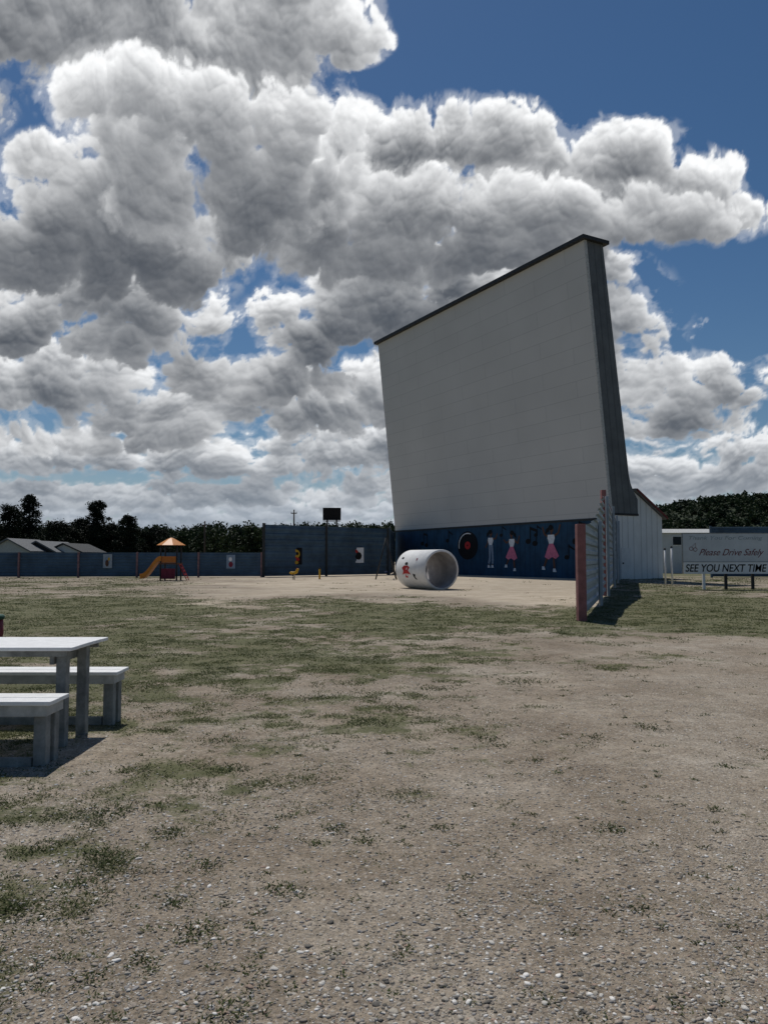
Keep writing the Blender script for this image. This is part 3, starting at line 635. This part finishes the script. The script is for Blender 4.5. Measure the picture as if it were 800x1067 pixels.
# ---------------------------------------------------------------- concrete tunnel
def tunnel():
    R=.98; r=.86; Lg=2.9; th=math.radians(27); ax=Vector((-math.sin(th),math.cos(th),0)); sd=Vector((math.cos(th),math.sin(th),0))
    C=Vector((gx(460,37.2),37.2,R-.02)); n=56
    t=thing('tunnel_pipe',(C.x,C.y,0),'white painted concrete play pipe lying on the sand before the screen','play tunnel')
    def pt(rad,a,l): return C+ax*l+sd*(rad*math.cos(a))+Vector((0,0,rad*math.sin(a)))
    def ringmesh(prof,name,m):
        mb=MB(); vs=[];fs=[]
        for (rad,l) in prof:
            for k in range(n): vs.append(pt(rad,6.28318*k/n,l))
        for i in range(len(prof)-1):
            for k in range(n): fs.append((i*n+k,i*n+(k+1)%n,(i+1)*n+(k+1)%n,(i+1)*n+k))
        mb.add(vs,fs); return mb.build(name,m,t,smooth=True)
    ringmesh([(r+.02,0),(R-.03,0),(R,.03),(R,Lg-.03),(R-.03,Lg),(r+.02,Lg)],'shell',M['pipe'])
    ringmesh([(r+.02,0),(r,.02),(r,Lg-.02),(r+.02,Lg)],'lining',M['pipein'])
    def patch(a0,l0,poly,m,name,sc=.2,k=0):
        vs=[pt(R+.010+k*.004,a0-v*sc/R,l0-u*sc*1.9) for u,v in poly]
        c=pt(R+.010+k*.004,a0,l0); MB().add([c]+vs,[(0,i+1,(i+1)%len(vs)+1) for i in range(len(vs))]).build(name,m,t)
    torso=[(-.5,1),(.15,1.05),(.6,.7),(.3,.2),(.75,-.5),(.2,-.35),(.1,-1.1),(-.35,-1.05),(-.25,-.3),(-.8,-.6),(-.55,.1),(-.85,.6)]
    circ=[(math.cos(k*.63),math.sin(k*.63)) for k in range(10)]
    patch(math.radians(186),1.75,torso,M['redp'],'painted_figure',.29)
    patch(math.radians(163),1.8,circ,M['black'],'painted_figure',.08,1)
    patch(math.radians(200),1.0,[(-.4,.8),(.3,.6),(.1,-.2),(.5,-.9),(0,-.8),(-.3,-.1)],M['black'],'painted_figure',.18)
    patch(math.radians(150),.9,[(-.4,.8),(.3,.6),(.1,-.2),(.2,-.9),(-.1,-.8),(-.3,-.1)],M['redfade'],'painted_stroke',.10)
    patch(math.radians(145),2.4,circ,M['black'],'painted_dot',.06)
tunnel()

# ---------------------------------------------------------------- sign
def text(body,x0,x1,zc,y,m,name,par,shear=0,hmax=None,offset=0.0):
    cu=bpy.data.curves.new('lettering','FONT'); cu.body=body; cu.shear=shear; cu.offset=offset; cu.extrude=.004
    o=bpy.data.objects.new('lettering',cu); COL.objects.link(o); bpy.context.view_layer.update()
    dg=bpy.context.evaluated_depsgraph_get(); me=bpy.data.meshes.new_from_object(o.evaluated_get(dg)); bpy.data.objects.remove(o)
    n=len(me.vertices); co=np.zeros(n*3); me.vertices.foreach_get('co',co); co=co.reshape(-1,3)
    mn=co.min(0); mx=co.max(0); s=(x1-x0)/(mx[0]-mn[0]); sz=s
    if hmax: sz=hmax/(mx[1]-mn[1])
    X=(co[:,0]-mn[0])*s+x0; Z=(co[:,1]-(mn[1]+mx[1])/2)*sz+zc; Yy=y-co[:,2]
    off=OFF[par.name]; co=np.stack([X-off.x,Yy-off.y,Z-off.z],-1); me.vertices.foreach_set('co',co.ravel()); me.materials.clear(); me.materials.append(m); me.update()
    q=bpy.data.objects.new(name,me); COL.objects.link(q); q.parent=par; OFF[q.name]=off; return q
def sign():
    d=37.5; x0=gx(711,d,1.7); x1=gx(800.5,d,1.7); z0=.76; z1=2.72
    t=thing('signboard',((x0+x1)/2,d,0),'white roadside signboard reading Please Drive Safely and SEE YOU NEXT TIME','sign')
    MB().box(x0,x1,d-.02,d+.03,z0+.58,z1).build('board',M['sign'],t)
    MB().box(x0+.02,x1-.02,d-.025,d+.03,z0,z0+.575).build('lower_board',M['signlow'],t)
    mb=MB(); mb.box(x0-.03,x1+.03,d-.035,d+.035,z1+.003,z1+.04); mb.box(x0-.04,x0-.003,d-.035,d+.035,z0,z1); mb.box(x1+.003,x1+.04,d-.035,d+.035,z0,z1); mb.box(x0,x1,d-.036,d-.026,z0+.565,z0+.59); mb.build('frame',M['legwood'],t)
    for px in(733,756,784): 
        x=gx(px,d+.08); MB().box(x-.06,x+.06,d+.036,d+.14,0,z1-.1).build('post',M['darkmetal'] if px!=733 else M['whitep'],t)
    text('Thank You For Coming',x0+.3,x1-.3,z0+1.72,d-.024,M['faded'],'faded_lettering',t,.25,.24,.0)
    text('Please Drive Safely',x0+.78,x1-.25,z0+1.0,d-.024,M['script'],'red_lettering',t,.5,.42,.0)
    text('SEE YOU NEXT TIME',x0+.10,x1-.14,z0+.28,d-.03,M['black'],'black_lettering',t,.2,.37,.012)
    mb=MB(); n=16
    for cx,cz,r in((x0+.40,z0+1.22,.10),(x0+.60,z0+1.18,.10)):
        for k in range(n):
            a0=6.283*k/n; a1=6.283*(k+1)/n
            mb.add([(cx+q*math.cos(a),d-.026,cz+q*math.sin(a)) for q,a in((r,a0),(r,a1),(r-.025,a1),(r-.025,a0))],[(0,1,2,3)])
    mb.bar((x0+.42,d-.028,z0+1.30),(x0+.62,d-.028,z0+1.5),.02,.004); mb.bar((x0+.62,d-.028,z0+1.27),(x0+.62,d-.028,z0+1.5),.02,.004)
    mb.build('painted_emblem',M['script'],t)
sign()

# ---------------------------------------------------------------- picnic furniture
def picnic():
    x1=-2.44; x0=-4.6
    t=thing('picnic_table',((x0+x1)/2,6.45,0),'white topped wooden picnic table at the left edge of the lot','picnic table')
    for k in range(5):
        y=6.06+k*.163; MB().box(x0+random.uniform(0,.01),x1-random.uniform(0,.012),y,y+.155,.777,.805).build('top_plank',M['white'],t,bevel=.004)
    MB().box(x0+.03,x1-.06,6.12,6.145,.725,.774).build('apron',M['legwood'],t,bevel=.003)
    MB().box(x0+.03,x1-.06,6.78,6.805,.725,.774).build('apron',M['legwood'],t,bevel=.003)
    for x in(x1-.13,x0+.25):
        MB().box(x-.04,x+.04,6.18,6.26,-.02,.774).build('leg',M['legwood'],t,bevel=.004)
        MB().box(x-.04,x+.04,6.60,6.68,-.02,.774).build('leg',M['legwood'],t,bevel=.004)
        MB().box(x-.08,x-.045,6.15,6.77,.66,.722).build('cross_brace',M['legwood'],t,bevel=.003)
def bench(y0,y1,x1,lx,label,zt=.48):
    x0=-4.6; t=thing('picnic_bench',((x0+x1)/2,(y0+y1)/2,0),label,'bench')
    m=(y0+y1)/2
    MB().box(x0,x1,y0,m-.006,zt-.03,zt).build('seat_plank',M['white'],t,bevel=.004)
    MB().box(x0,x1-.006,m+.006,y1,zt-.03,zt).build('seat_plank',M['white'],t,bevel=.004)
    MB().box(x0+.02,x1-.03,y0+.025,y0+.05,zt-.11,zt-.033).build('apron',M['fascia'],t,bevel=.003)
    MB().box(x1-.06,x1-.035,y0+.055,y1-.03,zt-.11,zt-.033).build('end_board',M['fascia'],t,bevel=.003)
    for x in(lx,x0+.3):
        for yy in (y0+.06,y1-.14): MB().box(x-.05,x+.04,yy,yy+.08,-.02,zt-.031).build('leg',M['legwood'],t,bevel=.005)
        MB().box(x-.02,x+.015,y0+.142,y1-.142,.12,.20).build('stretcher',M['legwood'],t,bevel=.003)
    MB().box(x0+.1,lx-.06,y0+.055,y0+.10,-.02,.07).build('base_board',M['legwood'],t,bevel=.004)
picnic()
bench(5.55,5.90,-2.38,-2.47,'white plank bench nearest the camera beside the picnic table')
bench(6.98,7.33,-2.40,-2.49,'white plank bench on the far side of the picnic table')
def bin_():
    x,y=-6.17,11.9; t=thing('litter_barrel',(x,y,0),'red barrel with a green rim cut off by the left frame edge','barrel')
    MB().tube([(x,y,0),(x,y,.1),(x,y,.3),(x,y,.34),(x,y,.56)],[.27,.285,.285,.295,.285],24).build('body',M['redfade'],t,smooth=True)
    MB().tube([(x,y,.563),(x,y,.60),(x,y,.63)],[.30,.31,.29],24).build('rim',M['green'],t,smooth=True)
bin_()

# ---------------------------------------------------------------- far buildings, billboard, poles
def house(px,d,w,dep,hw,hr,label,wm,rm,gable=True):
    x=gx(px,d); t=thing('gabled_house' if gable else 'trailer_building',(x,d,0),label,'house' if gable else 'building')
    x0,x1=x-w/2,x+w/2
    mb=MB(); 
    if gable: mb.add([(x0,d,0),(x1,d,0),(x1,d,hw),(x,d,hr),(x0,d,hw),(x0,d+dep,0),(x1,d+dep,0),(x1,d+dep,hw),(x,d+dep,hr),(x0,d+dep,hw)],[(0,1,2,3,4),(9,8,7,6,5),(1,6,7,2),(5,0,4,9)])
    else: mb.box(x0,x1,d,d+dep,0,hw)
    mb.build('wall',wm,t)
    mb=MB()
    if gable:
        e=.35; sl=(hr-hw)/(w/2)
        for s in(-1,1): mb.hexa([(x,d-e,hr+.02),(x+s*(w/2+e),d-e,hw-e*sl+.02),(x+s*(w/2+e),d+dep+e,hw-e*sl+.02),(x,d+dep+e,hr+.02)],[(x,d-e,hr+.2),(x+s*(w/2+e),d-e,hw-e*sl+.2),(x+s*(w/2+e),d+dep+e,hw-e*sl+.2),(x,d+dep+e,hr+.2)])
    else: mb.hexa([(x0-.3,d-.3,hw+.003),(x1+.3,d-.3,hw+.003),(x1+.3,d+dep+.3,hw+.003),(x0-.3,d+dep+.3,hw+.003)],[(x0-.3,d+dep*.45,hr),(x1+.3,d+dep*.45,hr),(x1+.3,d+dep*.55,hr),(x0-.3,d+dep*.55,hr)])
    mb.build('roof',rm,t)
    for s in(-.25,.25):
        zz=hw-1.3
        mb=MB(); mb.box(x+s*w-.5,x+s*w+.5,d-.05,d-.005,zz,zz+1); wn=mb.build('window',M['whitep'],t); MB().box(x+s*w-.42,x+s*w+.42,d-.07,d-.052,zz+.08,zz+.92).build('pane',M['glass'],wn)
house(8,92,5.0,8,2.4,3.75,'pale gabled roof house at the far left behind the low fence',M['fascia'],M['roofgrey'])
house(38,96,4.6,9,2.3,3.55,'dark walled small gabled house second from the left behind the fence',M['darkmetal'],M['roofgrey'])
house(66,98,4.4,8,2.3,3.3,'light gabled shed right of the other roofs behind the fence',M['barn'],M['cap'])
house(722,78,6.4,6,4.1,4.6,'white flat sided building between the white lean-to and signboard',M['barn'],M['fascia'],False)
def billboard():
    d=115; x=gx(345.5,d); t=thing('billboard',(x,d,0),'dark billboard silhouette on posts beyond the tall fence','billboard')
    z0=CZ+(HOR-542)/F*d; z1=CZ+(HOR-529)/F*d
    MB().box(x-1.35,x+1.35,d,d+.25,z0,z1).build('panel',M['black'],t)
    for s in(-.7,.7): MB().box(x+s-.12,x+s+.12,d+.26,d+.45,0,z1-.4).build('post',M['darkmetal'],t)
    MB().box(x-1.3,x+1.3,d-.6,d-.01,z0-.2,z0-.1).build('catwalk',M['darkmetal'],t)
billboard()
def upole(x,d,h,label,arm=1.2):
    t=thing('utility_pole',(x,d,0),label,'utility pole'); MB().tube([(x,d,0),(x,d,h)],[.17,.11],8).build('pole',M['pole'],t,smooth=True)
    MB().box(x-arm,x+arm,d-.2,d-.08,h-.7,h-.55).build('crossarm',M['pole'],t)
    for s in(-.9,0,.9): MB().tube([(x+s*arm,d-.14,h-.55),(x+s*arm,d-.14,h-.35)],.05,6).build('insulator',M['fascia'],t)
upole(gx(213,120),120,CZ+(HOR-543)/F*120,'wooden utility pole behind the low fence, right of the dark pines',.8)
upole(gx(306,130),130,CZ+(HOR-531)/F*130,'tall thin utility pole left of the billboard',.5)

# ---------------------------------------------------------------- trees
def leafquads(cent,rad,n,size,flat=1.0):
    C=np.repeat(np.asarray(cent),n,0); Rr=np.repeat(np.asarray(rad),n)
    k=len(C); p=rng.normal(size=(k,3)); p/=np.linalg.norm(p,axis=1)[:,None]; p*= (rng.random(k)**.5)[:,None]*Rr[:,None]*rng.uniform(.7,1.25,k)[:,None]; p[:,2]*=flat
    c=C+p; a=rng.normal(size=(k,3)); a/=np.linalg.norm(a,axis=1)[:,None]; b=rng.normal(size=(k,3)); b=np.cross(a,b); b/=np.linalg.norm(b,axis=1)[:,None]
    s=(size*rng.uniform(.6,1.4,k))[:,None]; a*=s; b*=s*.6
    V=np.stack([c-a,c-b,c+a,c+b],1).reshape(-1,3); Fc=np.arange(4*k).reshape(-1,4); return V,Fc
def tree(px,d,ytop,rad,kind,label,name='pine_tree'):
    x=gx(px,d); h=CZ+(HOR-ytop)/F*d; t=thing(name,(x,d,0),label,'tree','trees behind the low fence')
    MB().tube([(x,d,0),(x+.1,d,h*.5),(x,d,h*.9)],[.28,.18,.04],8).build('trunk',M['bark'],t,smooth=True)
    cs=[];rs=[]; lim=MB()
    nl=90
    for k in range(nl):
        f=(k+random.random())/nl
        if kind=='pine':
            z=h*(.22+.72*f); rr=rad*(1.0-.72*f**2.4)*(.75+.25*math.sin(f*23))*random.uniform(.1,1); 
        else:
            z=h*(.18+.72*f); rr=rad*math.sqrt(max(.05,1-(1.6*f-.6)**2))*random.uniform(.1,1)
        a=random.random()*6.283; c=(x+rr*math.cos(a),d+rr*math.sin(a),z); cs.append(c); rs.append(rad*random.uniform(.18,.36)*(1-.35*f))
        if k%3==0: lim.tube([(x,d,max(1.,z-rr*.4)),c],[.07,.02],5)
    lim.build('limb',M['bark'],t)
    V,Fc=leafquads(cs,rs,110,.14,.75 if kind=='pine' else .9); V=V-np.array([x,d,0])
    o=npmesh('crown',V,Fc,M['leafdark']); o.parent=t
tree(8,128,521,4.2,'round','broad rounded dark tree at the far left edge behind the roofs','broadleaf_tree')
tree(29,132,512,3.9,'pine','tallest dark tree near the left edge behind the roofs')
tree(58,125,540,4.6,'round','rounded dark tree between the tallest tree and the lone tall one','broadleaf_tree')
tree(101,126,519,3.6,'pine','lone tall dark tree standing right of the left group')
tree(82,130,537,4.0,'round','lower dark tree just left of the lone tall one','broadleaf_tree')
tree(133,124,535,2.9,'pine','small dark tree right of the lone tall one')
tree(118,128,543,4.4,'round','low bushy tree between the lone tall tree and the small one','broadleaf_tree')
tree(158,132,548,4.6,'round','low wide dark tree farthest right of the group','broadleaf_tree')
def forest(name,pts,rad,hgts,q,size,m,label):
    C=[];Rr=[]
    for (x,y,z),r,h in zip(pts,rad,hgts):
        for k in range(6):
            C.append((x+rng.normal(0,r*.45),y+rng.normal(0,r*.45),z+h*rng.uniform(.3,1.0)-r*.3)); Rr.append(r*rng.uniform(.4,.75))
    V,Fc=leafquads(C,Rr,q,size); o=npmesh(name,V,Fc,m); tag(o,label,'trees',kind='stuff')
def left_forest():
    pts=[];rad=[];h=[]
    for k in range(520):
        px=rng.uniform(-160,520); d=rng.uniform(190,260); x=(px-400)/F*d
        top=548+3*math.sin(px*.021)+1.5*math.sin(px*.07)
        if px<200: top=549-3*(200-px)/200
        if 285<px<420: top=545
        H=CZ+(HOR-top)/F*d*rng.uniform(.86,1.0); pts.append((x,d,0)); rad.append(rng.uniform(2.6,3.8)); h.append(H)
    forest('woodland',pts,rad,h,60,.42,M['leafmid'],'dark wooded skyline stretching behind the fences on the left')
left_forest()
def hillz(x,y):
    r=np.exp(-(((x-215)/95)**2+((y-470)/110)**2))*27+np.exp(-(((x-420)/220)**2+((y-560)/140)**2))*32
    r=r+np.exp(-(((x+60)/200)**2+((y-640)/120)**2))*22
    return r
xs=np.linspace(-500,800,120); ys=np.linspace(280,900,60); X,Y=np.meshgrid(xs,ys); Zz=hillz(X,Y)-.6
idx=np.arange(X.size).reshape(X.shape); Fc=np.stack([idx[:-1,:-1],idx[:-1,1:],idx[1:,1:],idx[1:,:-1]],-1).reshape(-1,4)
o=npmesh('hills',np.stack([X,Y,Zz],-1).reshape(-1,3),Fc,M['leafmid'],smooth=True); tag(o,kind='structure')
pts=[];rad=[];hh=[]
for k in range(2400):
    y=rng.uniform(330,620); x=y*rng.uniform(-.05,.75) if k%3 else y*rng.uniform(-.6,.75); z=float(hillz(x,y)); 
    pts.append((x,y,z-1)); rad.append(rng.uniform(2.8,4.4)); hh.append(rng.uniform(4.5,7))
forest('hill_forest',pts,rad,hh,20,.8,M['leafmid'],'wooded green hills rising beyond the fence on the right')

# ---------------------------------------------------------------- light, world, camera
sun_az=math.radians(-20); sun_el=math.radians(62)
sv=Vector((math.sin(sun_az)*math.cos(sun_el),math.cos(sun_az)*math.cos(sun_el),math.sin(sun_el)))
ld=bpy.data.lights.new('Sun','SUN'); ld.energy=3.0; ld.angle=math.radians(.6); ld.color=(1,.965,.91)
lo=bpy.data.objects.new('Sun',ld); COL.objects.link(lo); lo.rotation_euler=(-sv).to_track_quat('-Z','Y').to_euler(); lo.location=(0,0,60)
w=bpy.data.worlds.new('World'); scn.world=w; w.use_nodes=True; N=w.node_tree.nodes; L=w.node_tree.links
sk=N.new('ShaderNodeTexSky'); sk.sky_type='NISHITA'; sk.sun_disc=False; sk.sun_elevation=sun_el; sk.sun_rotation=sun_az%(2*math.pi); sk.air_density=1.0; sk.dust_density=.2; sk.ozone_density=3.0
hs=N.new('ShaderNodeHueSaturation'); hs.inputs['Saturation'].default_value=1.20
L.new(sk.outputs[0],hs.inputs['Color']); L.new(hs.outputs[0],N['Background'].inputs['Color']); N['Background'].inputs['Strength'].default_value=.052
cd=bpy.data.cameras.new('Camera'); cam=bpy.data.objects.new('Camera',cd); COL.objects.link(cam)
cd.sensor_fit='VERTICAL'; cd.sensor_height=24; cd.lens=24*F/1067; cd.clip_end=12000; cd.clip_start=.05
cam.location=(0,0,CZ); cam.rotation_euler=(math.pi/2+PIT,0,0); scn.camera=cam
scn.view_settings.view_transform='Standard'; scn.view_settings.look='None'; scn.view_settings.exposure=0
